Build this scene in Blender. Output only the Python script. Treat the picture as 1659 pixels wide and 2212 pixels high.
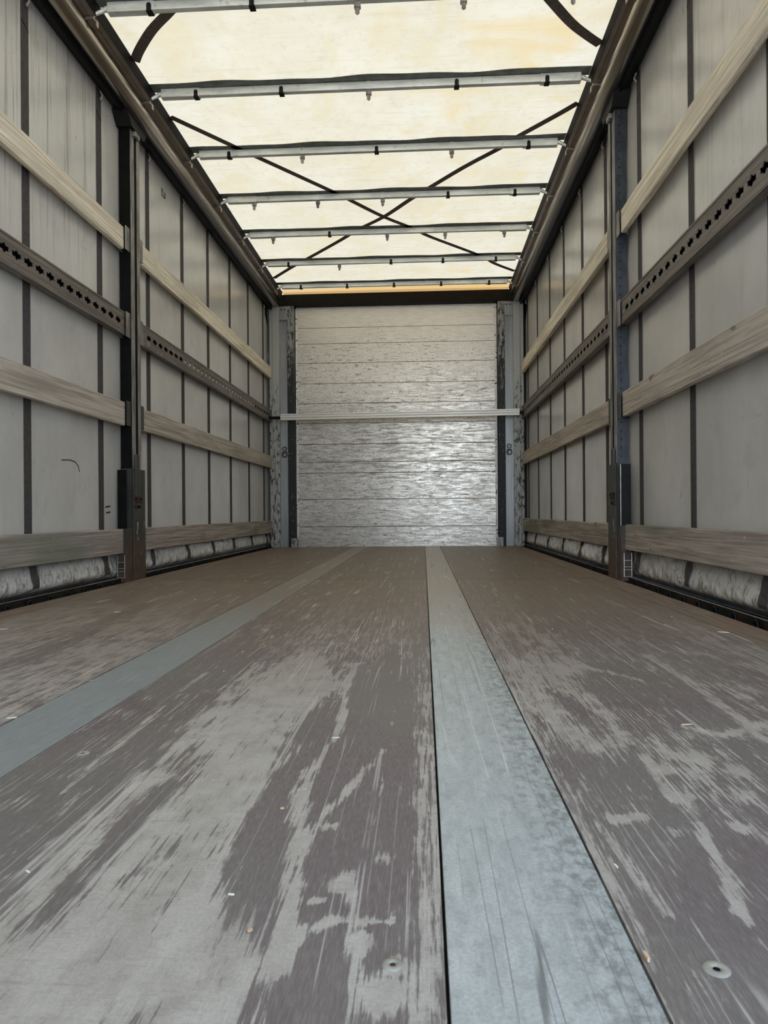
import bpy, bmesh, math, random
import numpy as np
from mathutils import Vector, Matrix

for o in list(bpy.data.objects):
    bpy.data.objects.remove(o, do_unlink=True)
S = bpy.context.scene
COL = S.collection
R = random.Random(7)

# ------------------------------------------------------------------ camera, sky, sun, exposure
cd = bpy.data.cameras.new('camera'); cam = bpy.data.objects.new('camera', cd); COL.objects.link(cam)
cd.sensor_fit = 'VERTICAL'; cd.sensor_height = 36.0; cd.lens = 1534.37 / 2212 * 36.0
cd.clip_start = 0.02; cd.clip_end = 200
r = Vector((0.99845, 0.05515, -0.00782)).normalized()
f = Vector((-0.05515, 0.99848, 0.00059)).normalized()
u = r.cross(f).normalized(); r = f.cross(u).normalized()
M = Matrix((r, u, -f)).transposed().to_4x4(); M.translation = (0.2657, 0.0, 0.34067)
cam.matrix_world = M
cd.dof.use_dof = True; cd.dof.focus_distance = 4.0; cd.dof.aperture_fstop = 22.0
S.camera = cam

SUN_E = 9.0
SKY_E = 9.0
S.view_settings.view_transform = 'Standard'; S.view_settings.look = 'None'
S.view_settings.gamma = 1.0; S.view_settings.use_curve_mapping = False
S.view_settings.exposure = 0.0
S.cycles.max_bounces = 14; S.cycles.diffuse_bounces = 10; S.cycles.glossy_bounces = 6
S.cycles.sample_clamp_indirect = 6.0

w = bpy.data.worlds.new('sky'); S.world = w; w.use_nodes = True
wn = w.node_tree; wn.nodes.clear()
tc = wn.nodes.new('ShaderNodeTexCoord'); sx = wn.nodes.new('ShaderNodeSeparateXYZ')
rp = wn.nodes.new('ShaderNodeValToRGB'); bg = wn.nodes.new('ShaderNodeBackground'); wo = wn.nodes.new('ShaderNodeOutputWorld')
mr = wn.nodes.new('ShaderNodeMapRange'); mr.inputs[1].default_value = -1; mr.inputs[2].default_value = 1
wn.links.new(tc.outputs['Generated'], sx.inputs[0]); wn.links.new(sx.outputs['Z'], mr.inputs[0])
wn.links.new(mr.outputs[0], rp.inputs[0]); wn.links.new(rp.outputs[0], bg.inputs[0]); wn.links.new(bg.outputs[0], wo.inputs[0])
e = rp.color_ramp.elements
e[0].position = 0.42; e[0].color = (0.60, 0.61, 0.61, 1)
e[1].position = 0.49; e[1].color = (0.80, 0.90, 1.0, 1)
k = e.new(0.62); k.color = (0.42, 0.54, 0.72, 1)
k = e.new(1.0); k.color = (0.14, 0.20, 0.30, 1)
bg.inputs[1].default_value = SKY_E

sd = bpy.data.lights.new('sun', 'SUN'); sun = bpy.data.objects.new('sun', sd); COL.objects.link(sun)
sd.energy = SUN_E; sd.angle = math.radians(0.6); sd.color = (1.0, 0.92, 0.78)
sun.rotation_euler = Vector((0.10, -0.35, -1.0)).to_track_quat('-Z', 'Y').to_euler()
sun.location = (0, 3, 8)

# ------------------------------------------------------------------ material helpers
class G:
    def __init__(s, name):
        s.m = bpy.data.materials.new(name); s.m.use_nodes = True
        s.t = s.m.node_tree; s.t.nodes.clear()
        s.out = s.t.nodes.new('ShaderNodeOutputMaterial')
        g = s.t.nodes.new('ShaderNodeNewGeometry'); s.pos = g.outputs['Position']; s.nrm = g.outputs['Normal']
        x = s.t.nodes.new('ShaderNodeSeparateXYZ'); s.t.links.new(s.pos, x.inputs[0])
        s.X, s.Y, s.Z = x.outputs
    def set(s, sock, v):
        if hasattr(v, 'is_output'): s.t.links.new(v, sock)
        elif isinstance(v, (tuple, list)) and len(v) == 3 and sock.type == 'RGBA': sock.default_value = (*v, 1)
        else: sock.default_value = v
    def math(s, op, a, b=0.0, c=0.0, clamp=False):
        n = s.t.nodes.new('ShaderNodeMath'); n.operation = op; n.use_clamp = clamp
        for i, v in enumerate((a, b, c)): s.set(n.inputs[i], v)
        return n.outputs[0]
    def mix(s, fac, a, b, blend='MIX'):
        n = s.t.nodes.new('ShaderNodeMix'); n.data_type = 'RGBA'; n.blend_type = blend
        s.set(n.inputs[0], fac); s.set(n.inputs[6], a); s.set(n.inputs[7], b)
        return n.outputs[2]
    def scale(s, v, off=(0, 0, 0), src=None, rot=(0, 0, 0)):
        n = s.t.nodes.new('ShaderNodeMapping'); s.t.links.new(src or s.pos, n.inputs[0])
        n.inputs['Scale'].default_value = v; n.inputs['Location'].default_value = off; n.inputs['Rotation'].default_value = rot
        return n.outputs[0]
    def noise(s, sc, detail=4, rough=0.55, off=(0, 0, 0), dist=0.0, src=None, rot=(0, 0, 0)):
        n = s.t.nodes.new('ShaderNodeTexNoise'); s.t.links.new(s.scale(sc, off, src, rot), n.inputs['Vector'])
        n.inputs['Scale'].default_value = 1; n.inputs['Detail'].default_value = detail
        n.inputs['Roughness'].default_value = rough; n.inputs['Distortion'].default_value = dist
        return n.outputs['Fac']
    def step(s, v, lo, hi, a=0.0, b=1.0):
        n = s.t.nodes.new('ShaderNodeMapRange'); n.interpolation_type = 'SMOOTHSTEP'
        s.set(n.inputs[0], v)
        for i, q in enumerate((lo, hi, a, b)): n.inputs[i + 1].default_value = q
        return n.outputs[0]
    def attr(s, name):
        n = s.t.nodes.new('ShaderNodeAttribute'); n.attribute_name = name; return n.outputs['Fac']
    def bump(s, h, strength=0.3, dist=0.002):
        n = s.t.nodes.new('ShaderNodeBump'); n.inputs['Strength'].default_value = strength; n.inputs['Distance'].default_value = dist
        s.t.links.new(h, n.inputs['Height']); return n.outputs[0]
    def bsdf(s, color, rough=0.5, metal=0.0, spec=0.5, normal=None, **kw):
        b = s.t.nodes.new('ShaderNodeBsdfPrincipled')
        s.set(b.inputs['Base Color'], color); s.set(b.inputs['Roughness'], rough); s.set(b.inputs['Metallic'], metal)
        s.set(b.inputs['Specular IOR Level'], spec)
        if normal is not None: s.t.links.new(normal, b.inputs['Normal'])
        for k_, v in kw.items(): s.set(b.inputs[k_.replace('_', ' ')], v)
        s.t.links.new(b.outputs[0], s.out.inputs[0]); return s.m
MAT = {}

def plain(name, col, rough=0.5, metal=0.0, spec=0.5, var=0.25, sc=25):
    g = G(name); n = g.noise((sc, sc, sc), 4)
    c = g.mix(g.step(n, 0.3, 0.7), tuple(q * (1 - var) for q in col), tuple(min(1, q * (1 + var)) for q in col))
    MAT[name] = g.bsdf(c, rough, metal, spec); return MAT[name]

plain('black_steel', (0.008, 0.008, 0.008), 0.5, 0.0, 0.2)
plain('dark_slot', (0.006, 0.006, 0.006), 0.8, 0, 0.1)
plain('black_track', (0.006, 0.006, 0.006), 0.5, 0, 0.12)
plain('gasket_rubber', (0.006, 0.005, 0.005), 0.7, 0, 0.1)
plain('header_steel', (0.009, 0.007, 0.005), 0.6, 0, 0.15)
plain('fascia_metal', (0.33, 0.285, 0.25), 0.36, 0.8, 0.5, 0.12, 12)
plain('bright_edge', (0.62, 0.62, 0.60), 0.4, 0.5)
plain('strap_web', (0.075, 0.068, 0.068), 0.75, 0, 0.2, 0.15, 60)
plain('roof_web', (0.135, 0.11, 0.098), 0.85, 0, 0.1, 0.15, 40)
plain('sleeve_web', (0.19, 0.20, 0.185), 0.85, 0, 0.1, 0.2, 20)
plain('wood_chip', (0.85, 0.80, 0.70), 0.8, 0, 0.2)
plain('orange_chip', (0.72, 0.50, 0.33), 0.7, 0, 0.2)
plain('bolt_zinc', (0.36, 0.35, 0.31), 0.6, 0.2)
plain('ink', (0.03, 0.028, 0.022), 0.7, 0, 0.2)
plain('grey_plug', (0.50, 0.46, 0.40), 0.7)
plain('underlay', (0.02, 0.018, 0.016), 0.9, 0, 0.1)
plain('rust_patch', (0.065, 0.036, 0.026), 0.85, 0, 0.15, 0.5, 40)

def mat_wood(name, light, dark, off, contrast=1.0, green=0.0):
    g = G(name)
    fine = g.noise((70, 2.0, 170), 5, 0.7, off, 0.6)
    broad = g.noise((10, 0.9, 26), 4, 0.6, off, 1.2)
    blot = g.noise((5, 1.6, 7), 4, 0.6, (off[0] + 9, off[1], off[2]))
    knots = g.noise((9, 6.0, 16), 2, 0.5, (off[0] + 3, off[1] + 4, off[2]))
    v = g.math('ADD', g.math('MULTIPLY', fine, 0.65), g.math('MULTIPLY', broad, 0.35))
    c = g.mix(g.step(v, 0.5 - 0.085 / contrast, 0.5 + 0.07 / contrast), dark, light)
    crk = g.noise((90, 1.1, 240), 3, 0.6, (off[0] + 2, off[1], off[2] + 5))
    c = g.mix(g.step(crk, 0.60, 0.68, 0, 0.65), c, tuple(0.45 * q for q in dark))
    c = g.mix(g.step(blot, 0.48, 0.64, 0, 0.45), c, tuple(0.55 * q for q in light))
    if green: c = g.mix(g.step(g.noise((3, 1.1, 3), 2, 0.5, off), 0.5, 0.62, 0, green), c, (0.17, 0.19, 0.15))
    c = g.mix(g.step(knots, 0.70, 0.76, 0, 0.75), c, tuple(0.5 * q for q in dark))
    scr = g.noise((40, 22, 60), 2, 0.5, (off[0], off[1] + 2, off[2]), 0, None, (0.5, 0, 0))
    c = g.mix(g.step(scr, 0.73, 0.77, 0, 0.6), c, tuple(min(1, 1.35 * q) for q in light))
    MAT[name] = g.bsdf(c, 0.8, 0, 0.25, g.bump(v, 0.6, 0.003)); return MAT[name]
mat_wood('wood_bleached', (0.98, 0.90, 0.74), (0.60, 0.53, 0.42), (0, 0, 0), 1.15)
mat_wood('wood_grey', (0.60, 0.54, 0.465), (0.34, 0.295, 0.25), (4, 1, 0), 1.0)
mat_wood('wood_brown', (0.50, 0.435, 0.385), (0.27, 0.23, 0.20), (7, 3, 1), 1.0, 0.65)

g = G('rail_alloy')
n1 = g.noise((40, 3, 90), 5, 0.65); n2 = g.noise((14, 9, 14), 4, 0.6)
c = g.mix(g.step(n1, 0.35, 0.7), (0.13, 0.112, 0.10), (0.25, 0.22, 0.20))
c = g.mix(g.step(n2, 0.66, 0.72, 0, 0.7), c, (0.42, 0.40, 0.37))
MAT['rail_alloy'] = g.bsdf(c, 0.5, 0.45)

g = G('tube_alloy')
n1 = g.noise((20, 0.8, 20), 3, 0.5)
c = g.mix(g.step(n1, 0.3, 0.7), (0.40, 0.35, 0.295), (0.44, 0.39, 0.33))
MAT['tube_alloy'] = g.bsdf(c, 0.24, 0.97)

g = G('galvanised')
n1 = g.noise((5, 30, 30), 5, 0.65); n2 = g.noise((35, 35, 35), 3, 0.5)
c = g.mix(g.step(n1, 0.3, 0.7), (0.62, 0.64, 0.62), (0.92, 0.94, 0.91))
c = g.mix(g.step(n2, 0.62, 0.72, 0, 0.4), c, (0.30, 0.27, 0.22))
MAT['galvanised'] = g.bsdf(c, 0.45, 0.35)

g = G('post_steel')
n1 = g.noise((18, 18, 6), 5, 0.65); n2 = g.noise((60, 60, 25), 3, 0.55)
c = g.mix(g.step(n1, 0.3, 0.7), (0.030, 0.032, 0.025), (0.060, 0.061, 0.050))
rz = g.step(g.math('ADD', g.Z, g.math('MULTIPLY', n1, 0.25)), 0.22, 0.42, 1, 0)
c = g.mix(g.math('MULTIPLY', rz, 0.85), c, g.mix(g.step(n2, 0.35, 0.65), (0.05, 0.030, 0.020), (0.12, 0.070, 0.048)))
c = g.mix(g.step(n2, 0.70, 0.74, 0, 0.8), c, (0.40, 0.36, 0.32))
MAT['post_steel'] = g.bsdf(c, 0.5, 0.1)

g = G('post_worn')
n1 = g.noise((30, 30, 7), 5, 0.65)
c = g.mix(g.step(n1, 0.35, 0.65), (0.13, 0.12, 0.11), (0.34, 0.32, 0.30))
MAT['post_worn'] = g.bsdf(c, 0.5, 0.3)

g = G('plate_skylit')  # right post's plate steel, tinted bluish as if lit by the rear sky
n1 = g.noise((30, 30, 10), 4)
c = g.mix(g.step(n1, 0.35, 0.65), (0.022, 0.026, 0.034), (0.045, 0.052, 0.065))
zz = g.math('SUBTRACT', g.math('MULTIPLY', g.math('FRACT', g.math('DIVIDE', g.Z, 0.042)), 0.042), 0.021)
xx = g.math('SUBTRACT', g.math('ABSOLUTE', g.X), 1.247)
dd = g.math('SQRT', g.math('ADD', g.math('MULTIPLY', zz, zz), g.math('MULTIPLY', xx, xx)))
c = g.mix(g.step(dd, 0.0055, 0.0045), c, (0.003, 0.003, 0.003))
MAT['plate_skylit'] = g.bsdf(c, 0.4, 0.2)

plain('plate_shaded', (0.006, 0.006, 0.006), 0.6, 0, 0.1)  # same plate steel painted black for the shaded left post
def corner_mat(name, light, dark, lo, hi):
    g = G(name); n1 = g.noise((34, 34, 11), 6, 0.75, (0, 0, 0), 0.8); n2 = g.noise((70, 70, 40), 3)
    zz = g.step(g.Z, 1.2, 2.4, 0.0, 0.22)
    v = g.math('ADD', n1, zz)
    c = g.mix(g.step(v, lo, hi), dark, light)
    c = g.mix(g.step(n2, 0.66, 0.70, 0, 0.6), c, (0.65, 0.62, 0.57))
    MAT[name] = g.bsdf(c, 0.55, 0.25)
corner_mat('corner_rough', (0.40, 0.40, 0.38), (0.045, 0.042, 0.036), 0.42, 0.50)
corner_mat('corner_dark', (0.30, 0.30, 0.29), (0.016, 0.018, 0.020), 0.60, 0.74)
g = G('corner_inset'); n1 = g.noise((30, 30, 2.5), 3)
MAT['corner_inset'] = g.bsdf(g.mix(g.step(n1, 0.3, 0.7), (0.26, 0.265, 0.26), (0.33, 0.335, 0.33)), 0.38, 0.5)
g = G('rivet_strip'); n1 = g.noise((50, 50, 42), 2)
MAT['rivet_strip'] = g.bsdf(g.mix(g.step(n1, 0.60, 0.64), (0.78, 0.76, 0.72), (0.03, 0.03, 0.03)), 0.5, 0.2)

# side curtains: grey coated fabric with vertical streaks, scuffs and a whitened bottom roll
def curtain_mat(name, streak, offs):
    g = G(name)
    st = g.noise((6, 38, 0.8), 5, 0.7, offs, 0.3)
    fi = g.noise((6, 150, 2.6), 5, 0.7, offs, 0.5)
    blo = g.noise((3, 7, 5), 6, 0.7, (offs[0] + 4, offs[1], offs[2]), 0.5)
    mo = g.noise((4, 3.2, 2.4), 5, 0.6, offs)
    sc = g.noise((20, 40, 13), 4, 0.65, offs, 0.3, None, (0.35, 0, 0))
    c = g.mix(g.step(mo, 0.3, 0.7), (0.535, 0.525, 0.50), (0.63, 0.615, 0.585))
    hi = g.step(g.math('ADD', g.Z, g.math('MULTIPLY', mo, 0.5)), 1.4, 2.2)
    near = g.step(g.Y, 3.7, 2.9)
    amt = g.math('MULTIPLY', g.math('ADD', 0.06, g.math('MULTIPLY', hi, g.math('ADD', 0.14, g.math('MULTIPLY', near, streak)))), 1.0)
    c = g.mix(g.math('MULTIPLY', g.step(st, 0.52, 0.68), amt), c, (0.26, 0.245, 0.225))
    c = g.mix(g.math('MULTIPLY', g.step(fi, 0.58, 0.68), amt), c, (0.20, 0.19, 0.175))
    c = g.mix(g.step(blo, 0.52, 0.70, 0, 0.35), c, (0.42, 0.405, 0.38))
    c = g.mix(g.step(sc, 0.68, 0.73, 0, 0.75), c, (0.16, 0.15, 0.14))
    sc2 = g.noise((20, 75, 10), 4, 0.7, (offs[0], offs[1] + 5, offs[2]), 0.4, None, (-0.25, 0, 0))
    c = g.mix(g.step(sc2, 0.665, 0.70, 0, 0.5), c, (0.30, 0.285, 0.26))
    # dark upper band, rubs and white wear of the bottom roll
    lo = g.step(g.Z, 0.25, 0.17)
    wn_ = g.noise((12, 17, 9), 6, 0.72, offs, 1.5)
    c = g.mix(g.math('MULTIPLY', g.step(g.math('ADD', g.Z, g.math('MULTIPLY', wn_, 0.10)), 0.23, 0.15, 0, 0.75), g.step(g.Z, 0.11, 0.15)), c, (0.20, 0.19, 0.175))
    rubs = g.noise((14, 30, 16), 7, 0.75, offs, 1.2, None, (0.6, 0, 0))
    c = g.mix(g.math('MULTIPLY', lo, 0.35), c, (0.34, 0.33, 0.31))
    c = g.mix(g.math('MULTIPLY', lo, g.step(rubs, 0.50, 0.40, 0, 0.75)), c, (0.22, 0.21, 0.195))
    c = g.mix(g.math('MULTIPLY', g.step(g.Z, 0.14, 0.045, 0, 0.95), g.step(rubs, 0.46, 0.58)), c, (0.84, 0.83, 0.79))
    MAT[name] = g.bsdf(c, g.math('ADD', 0.15, g.math('MULTIPLY', blo, 0.16)), 0, 0.55, g.bump(mo, 0.10, 0.008))
curtain_mat('curtain_streaked', 0.75, (0, 0, 0)); curtain_mat('curtain_clean', 0.15, (3, 5, 2))

# roof: translucent coated fabric
g = G('roof_fabric')
mo = g.noise((3.2, 3.2, 1), 6, 0.65); fi = g.noise((26, 26, 1), 4, 0.6); sp = g.noise((90, 90, 1), 2, 0.5)
li = g.noise((3, 42, 1), 5, 0.6); sta = g.noise((2.2, 3.2, 1), 4, 0.55, (4.6, 1.7, 0), 0.8)
c = g.mix(g.step(mo, 0.28, 0.70), (0.90, 0.84, 0.70), (0.97, 0.935, 0.84))
c = g.mix(g.step(fi, 0.50, 0.70, 0, 0.30), c, (0.72, 0.64, 0.48))
c = g.mix(g.step(li, 0.52, 0.70, 0, 0.30), c, (0.72, 0.65, 0.50))
ye = g.noise((5, 4, 1), 5, 0.6, (9, 3, 0), 0.5)
c = g.mix(g.step(ye, 0.50, 0.66, 0, 0.55), c, (0.90, 0.80, 0.58))
c = g.mix(g.step(sp, 0.70, 0.76, 0, 0.30), c, (0.45, 0.38, 0.28))
right = g.step(g.X, -0.2, 0.9, 0.25, 1.0)
c = g.mix(g.math('MULTIPLY', g.step(sta, 0.52, 0.74, 0, 0.95), right), c, (0.94, 0.77, 0.48))
fr = g.step(g.math('ADD', g.Y, g.math('ADD', g.math('MULTIPLY', g.X, 0.06), g.math('MULTIPLY', mo, 0.06))), 6.86, 6.98)
c = g.mix(g.math('MULTIPLY', fr, 0.9), c, (0.95, 0.62, 0.25))
c = g.mix(g.step(g.math('ADD', g.Y, g.math('MULTIPLY', fi, 0.02)), 7.045, 7.055, 0, 0.75), c, (0.60, 0.36, 0.16))
tr = g.t.nodes.new('ShaderNodeBsdfTranslucent'); di = g.t.nodes.new('ShaderNodeBsdfDiffuse'); mx = g.t.nodes.new('ShaderNodeMixShader')
g.set(tr.inputs[0], g.mix(1.0, c, (0.285, 0.263, 0.222), 'MULTIPLY')); g.set(di.inputs[0], c); mx.inputs[0].default_value = 0.40
g.t.links.new(tr.outputs[0], mx.inputs[1]); g.t.links.new(di.outputs[0], mx.inputs[2]); g.t.links.new(mx.outputs[0], g.out.inputs[0])
MAT['roof_fabric'] = g.m

# bulkhead: scratched aluminium planks
g = G('bulkhead_alloy')
lon = g.noise((9, 9, 120), 5, 0.7); smu = g.noise((11, 7, 70), 6, 0.72, (2, 0, 0), 0.6); bl = g.noise((1.8, 1, 2.2), 3, 0.5, (1, 0, 0))
fl = g.noise((60, 60, 60), 4, 0.7); rub = g.noise((10, 5, 70), 6, 0.75, (8, 0, 3), 0.3)
c = g.mix(g.step(lon, 0.3, 0.7), (0.60, 0.55, 0.485), (0.74, 0.69, 0.615))
low = g.step(g.math('ADD', g.Z, g.math('MULTIPLY', bl, 0.8)), 2.15, 2.75, 1.0, 0.05)
c = g.mix(g.math('MULTIPLY', g.step(smu, 0.56, 0.63), g.math('MULTIPLY', low, 0.85)), c, (0.10, 0.088, 0.075))
smx = g.noise((34, 9, 150), 4, 0.7, (5, 0, 2), 0.4)
c = g.mix(g.math('MULTIPLY', g.step(smx, 0.575, 0.63), g.math('MULTIPLY', low, 0.8)), c, (0.09, 0.08, 0.07))
pit = g.noise((55, 9, 70), 3, 0.6, (1, 0, 7))
c = g.mix(g.math('MULTIPLY', g.step(pit, 0.63, 0.68), low), c, (0.06, 0.055, 0.05))
lft = g.math('MULTIPLY', g.step(g.math('ADD', g.X, g.math('MULTIPLY', bl, 0.8)), 0.7, 0.1), g.step(g.Z, 1.7, 1.1))  # paints the lower left darker, as if it reflected less rear light
c = g.mix(g.math('MULTIPLY', lft, g.step(rub, 0.38, 0.6, 0.2, 0.55)), c, (0.22, 0.195, 0.165))
mid = g.step(g.math('ABSOLUTE', g.math('SUBTRACT', g.math('ADD', g.Z, g.math('MULTIPLY', bl, 0.5)), 1.25)), 0.1, 0.6, 0.42, 0.0)
c = g.mix(g.math('MULTIPLY', g.step(rub, 0.45, 0.62), mid), c, (0.22, 0.20, 0.18))
c = g.mix(g.math('MULTIPLY', g.step(fl, 0.64, 0.70), g.math('MULTIPLY', low, 0.9)), c, (0.95, 0.92, 0.86))
ro = g.math('ADD', 0.30, g.math('MULTIPLY', g.step(rub, 0.35, 0.65), 0.22))
MAT['bulkhead_alloy'] = g.bsdf(c, ro, 0.75, 0.5, g.bump(fl, 0.05, 0.002))

# phenolic plywood: dark film, rubbed through to grey wood where worn (wear is stored on the mesh)
g = G('floor_plywood')
wear = g.attr('wear')
s1 = g.noise((55, 5.5, 1), 6, 0.72); s2 = g.noise((190, 16, 1), 4, 0.65, (3, 0, 0)); s3 = g.noise((22, 13, 1), 5, 0.7, (1, 7, 0))
cr = g.noise((8, 95, 1), 4, 0.65, (0, 2, 0)); tint = g.noise((3.1, 2.2, 1), 2, 0.5, (5, 5, 0)); fine = g.noise((420, 260, 1), 3, 0.6)
s5 = g.noise((330, 7.5, 1), 5, 0.7, (6, 1, 0), 0.2)
v = g.math('ADD', wear, g.math('MULTIPLY', g.math('SUBTRACT', s1, 0.5), 1.7))
v = g.math('ADD', v, g.math('MULTIPLY', g.math('SUBTRACT', s2, 0.5), 1.1))
v = g.math('ADD', v, g.math('MULTIPLY', g.math('SUBTRACT', s5, 0.5), 1.7))
v = g.math('ADD', v, g.math('MULTIPLY', g.math('SUBTRACT', s3, 0.5), 0.9))
mask = g.math('MULTIPLY', g.step(v, 0.40, 0.64), g.math('MULTIPLY', g.step(s3, 0.25, 0.6, 0.80, 1.0), g.math('MULTIPLY', g.step(g.Y, 0.9, 1.9, 1.0, 0.72), g.step(g.X, 0.25, 0.5, 1.0, 0.85))))
film = g.mix(g.step(tint, 0.42, 0.62), (0.178, 0.156, 0.146), (0.158, 0.124, 0.127))
film = g.mix(g.step(s2, 0.35, 0.75, 0, 0.40), film, (0.23, 0.21, 0.195))
bare = g.mix(g.step(s3, 0.3, 0.7), (0.45, 0.415, 0.365), (0.56, 0.525, 0.475))
bare = g.mix(g.step(cr, 0.55, 0.72, 0, 0.4), bare, (0.31, 0.28, 0.25))
c = g.mix(mask, film, bare)
# boards further in: browner film plus painted-in dimmer, warmer light; ragged transition
far = g.step(g.math('ADD', g.Y, g.math('MULTIPLY', s3, 2.0)), 2.2, 4.2)
c = g.mix(g.math('MULTIPLY', far, 0.80), c, g.mix(g.step(s1, 0.35, 0.7), (0.185, 0.122, 0.074), (0.250, 0.178, 0.118)))
c = g.mix(g.step(g.Y, 3.600, 3.604, 0, 0.35), c, (0.15, 0.11, 0.062))
c = g.mix(g.step(fine, 0.3, 0.7, 0.0, 0.22), c, (0.12, 0.11, 0.10))
weave = g.noise((800, 60, 1), 3, 0.6, (1, 1, 0)); cross = g.noise((60, 700, 1), 3, 0.6, (2, 3, 0))
c = g.mix(g.step(weave, 0.42, 0.66, 0, 0.28), c, (0.36, 0.34, 0.315))
c = g.mix(g.step(cross, 0.55, 0.68, 0, 0.25), c, (0.16, 0.145, 0.13))
for k_, (rz, sx_, oy, wd_) in enumerate(((0.06, 30, 1, 0.010), (-0.10, 34, 4, 0.010), (0.5, 20, 8, 0.005), (-0.3, 24, 3, 0.007))):
    hr = g.noise((sx_, 0.30, 1), 1, 0.3, (oy, oy * 2, 0), 0.04, None, (0, 0, rz)); gate = g.noise((6, 3, 1), 3, 0.6, (oy * 3, 1, 0))
    c = g.mix(g.math('MULTIPLY', g.step(g.math('ABSOLUTE', g.math('SUBTRACT', hr, 0.5)), 0.001, wd_, 0.7, 0.0), g.step(gate, 0.50, 0.60)), c, (0.55, 0.52, 0.48))
MAT['floor_plywood'] = g.bsdf(c, g.mix(mask, (0.45,) * 3, (0.6,) * 3), 0, 0.28, g.bump(g.math('ADD', g.math('MULTIPLY', mask, -0.6), g.math('MULTIPLY', fine, 0.5)), 0.18, 0.0012))

g = G('edge_plywood'); s1 = g.noise((60, 4, 1), 5, 0.65); s2 = g.noise((6, 3, 1), 3)
c = g.mix(g.step(s1, 0.35, 0.65), (0.17, 0.125, 0.095), (0.26, 0.21, 0.165)); c = g.mix(g.step(s2, 0.5, 0.7, 0, 0.6), c, (0.24, 0.15, 0.10))
MAT['edge_plywood'] = g.bsdf(c, 0.6, 0, 0.35)

g = G('strip_zinc')
s1 = g.noise((60, 12, 1), 5, 0.7); s2 = g.noise((70, 45, 1), 5, 0.7); s3 = g.noise((8, 2.0, 1), 4, 0.6); s4 = g.noise((210, 30, 1), 3, 0.6)
c = g.mix(g.step(s1, 0.3, 0.7), (0.47, 0.515, 0.525), (0.62, 0.67, 0.68))
c = g.mix(g.step(s2, 0.50, 0.64, 0, 0.30), c, (0.27, 0.285, 0.285))
s6 = g.noise((300, 300, 1), 4, 0.7)
c = g.mix(g.step(s6, 0.40, 0.62, 0, 0.35), c, (0.30, 0.32, 0.325))
c = g.mix(g.step(s4, 0.55, 0.7, 0, 0.3), c, (0.62, 0.65, 0.65))
edge = g.step(g.math('ADD', g.X, g.math('MULTIPLY', s2, 0.05)), 0.375, 0.46, 0, 0.6)
c = g.mix(g.math('MULTIPLY', edge, g.step(s2, 0.42, 0.6)), c, (0.16, 0.17, 0.17))
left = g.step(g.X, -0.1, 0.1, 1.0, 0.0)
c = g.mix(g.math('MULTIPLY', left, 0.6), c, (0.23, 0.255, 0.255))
c = g.mix(g.step(g.math('ADD', g.Y, g.math('MULTIPLY', s3, 1.5)), 2.0, 4.0, 0, 0.75), c, g.mix(left, (0.40, 0.335, 0.26), (0.285, 0.225, 0.165)))  # browned with distance, painting in the warmer, dimmer light further in
for k_, (rz, sx_, oy, col_) in enumerate(((0.10, 30, 1, (0.17, 0.18, 0.18)), (-0.16, 26, 4, (0.17, 0.18, 0.18)), (0.45, 24, 8, (0.20, 0.21, 0.21)), (0.03, 22, 3, (0.85, 0.86, 0.84)))):
    hr = g.noise((sx_, 0.30, 1), 1, 0.3, (oy, oy * 2, 0), 0.04, None, (0, 0, rz)); gate = g.noise((7, 2.5, 1), 2, 0.5, (oy * 3, 1, 0))
    c = g.mix(g.math('MULTIPLY', g.step(g.math('ABSOLUTE', g.math('SUBTRACT', hr, 0.5)), 0.001, 0.007, 0.75, 0.0), g.step(gate, 0.52, 0.60)), c, col_)
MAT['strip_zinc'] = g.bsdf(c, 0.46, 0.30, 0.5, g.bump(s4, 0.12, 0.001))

g = G('bar_alloy'); s1 = g.noise((2, 60, 90), 4)
MAT['bar_alloy'] = g.bsdf(g.mix(g.step(s1, 0.3, 0.7), (0.55, 0.51, 0.45), (0.76, 0.72, 0.65)), 0.42, 0.5)
g = G('sill_steel'); s1 = g.noise((30, 12, 30), 5, 0.65); s2 = g.noise((9, 5, 9), 3)
c = g.mix(g.step(s1, 0.3, 0.7), (0.008, 0.008, 0.007), (0.022, 0.021, 0.018)); c = g.mix(g.step(s2, 0.5, 0.68, 0, 0.8), c, (0.05, 0.028, 0.020))
MAT['sill_steel'] = g.bsdf(c, 0.7, 0, 0.12)

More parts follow.
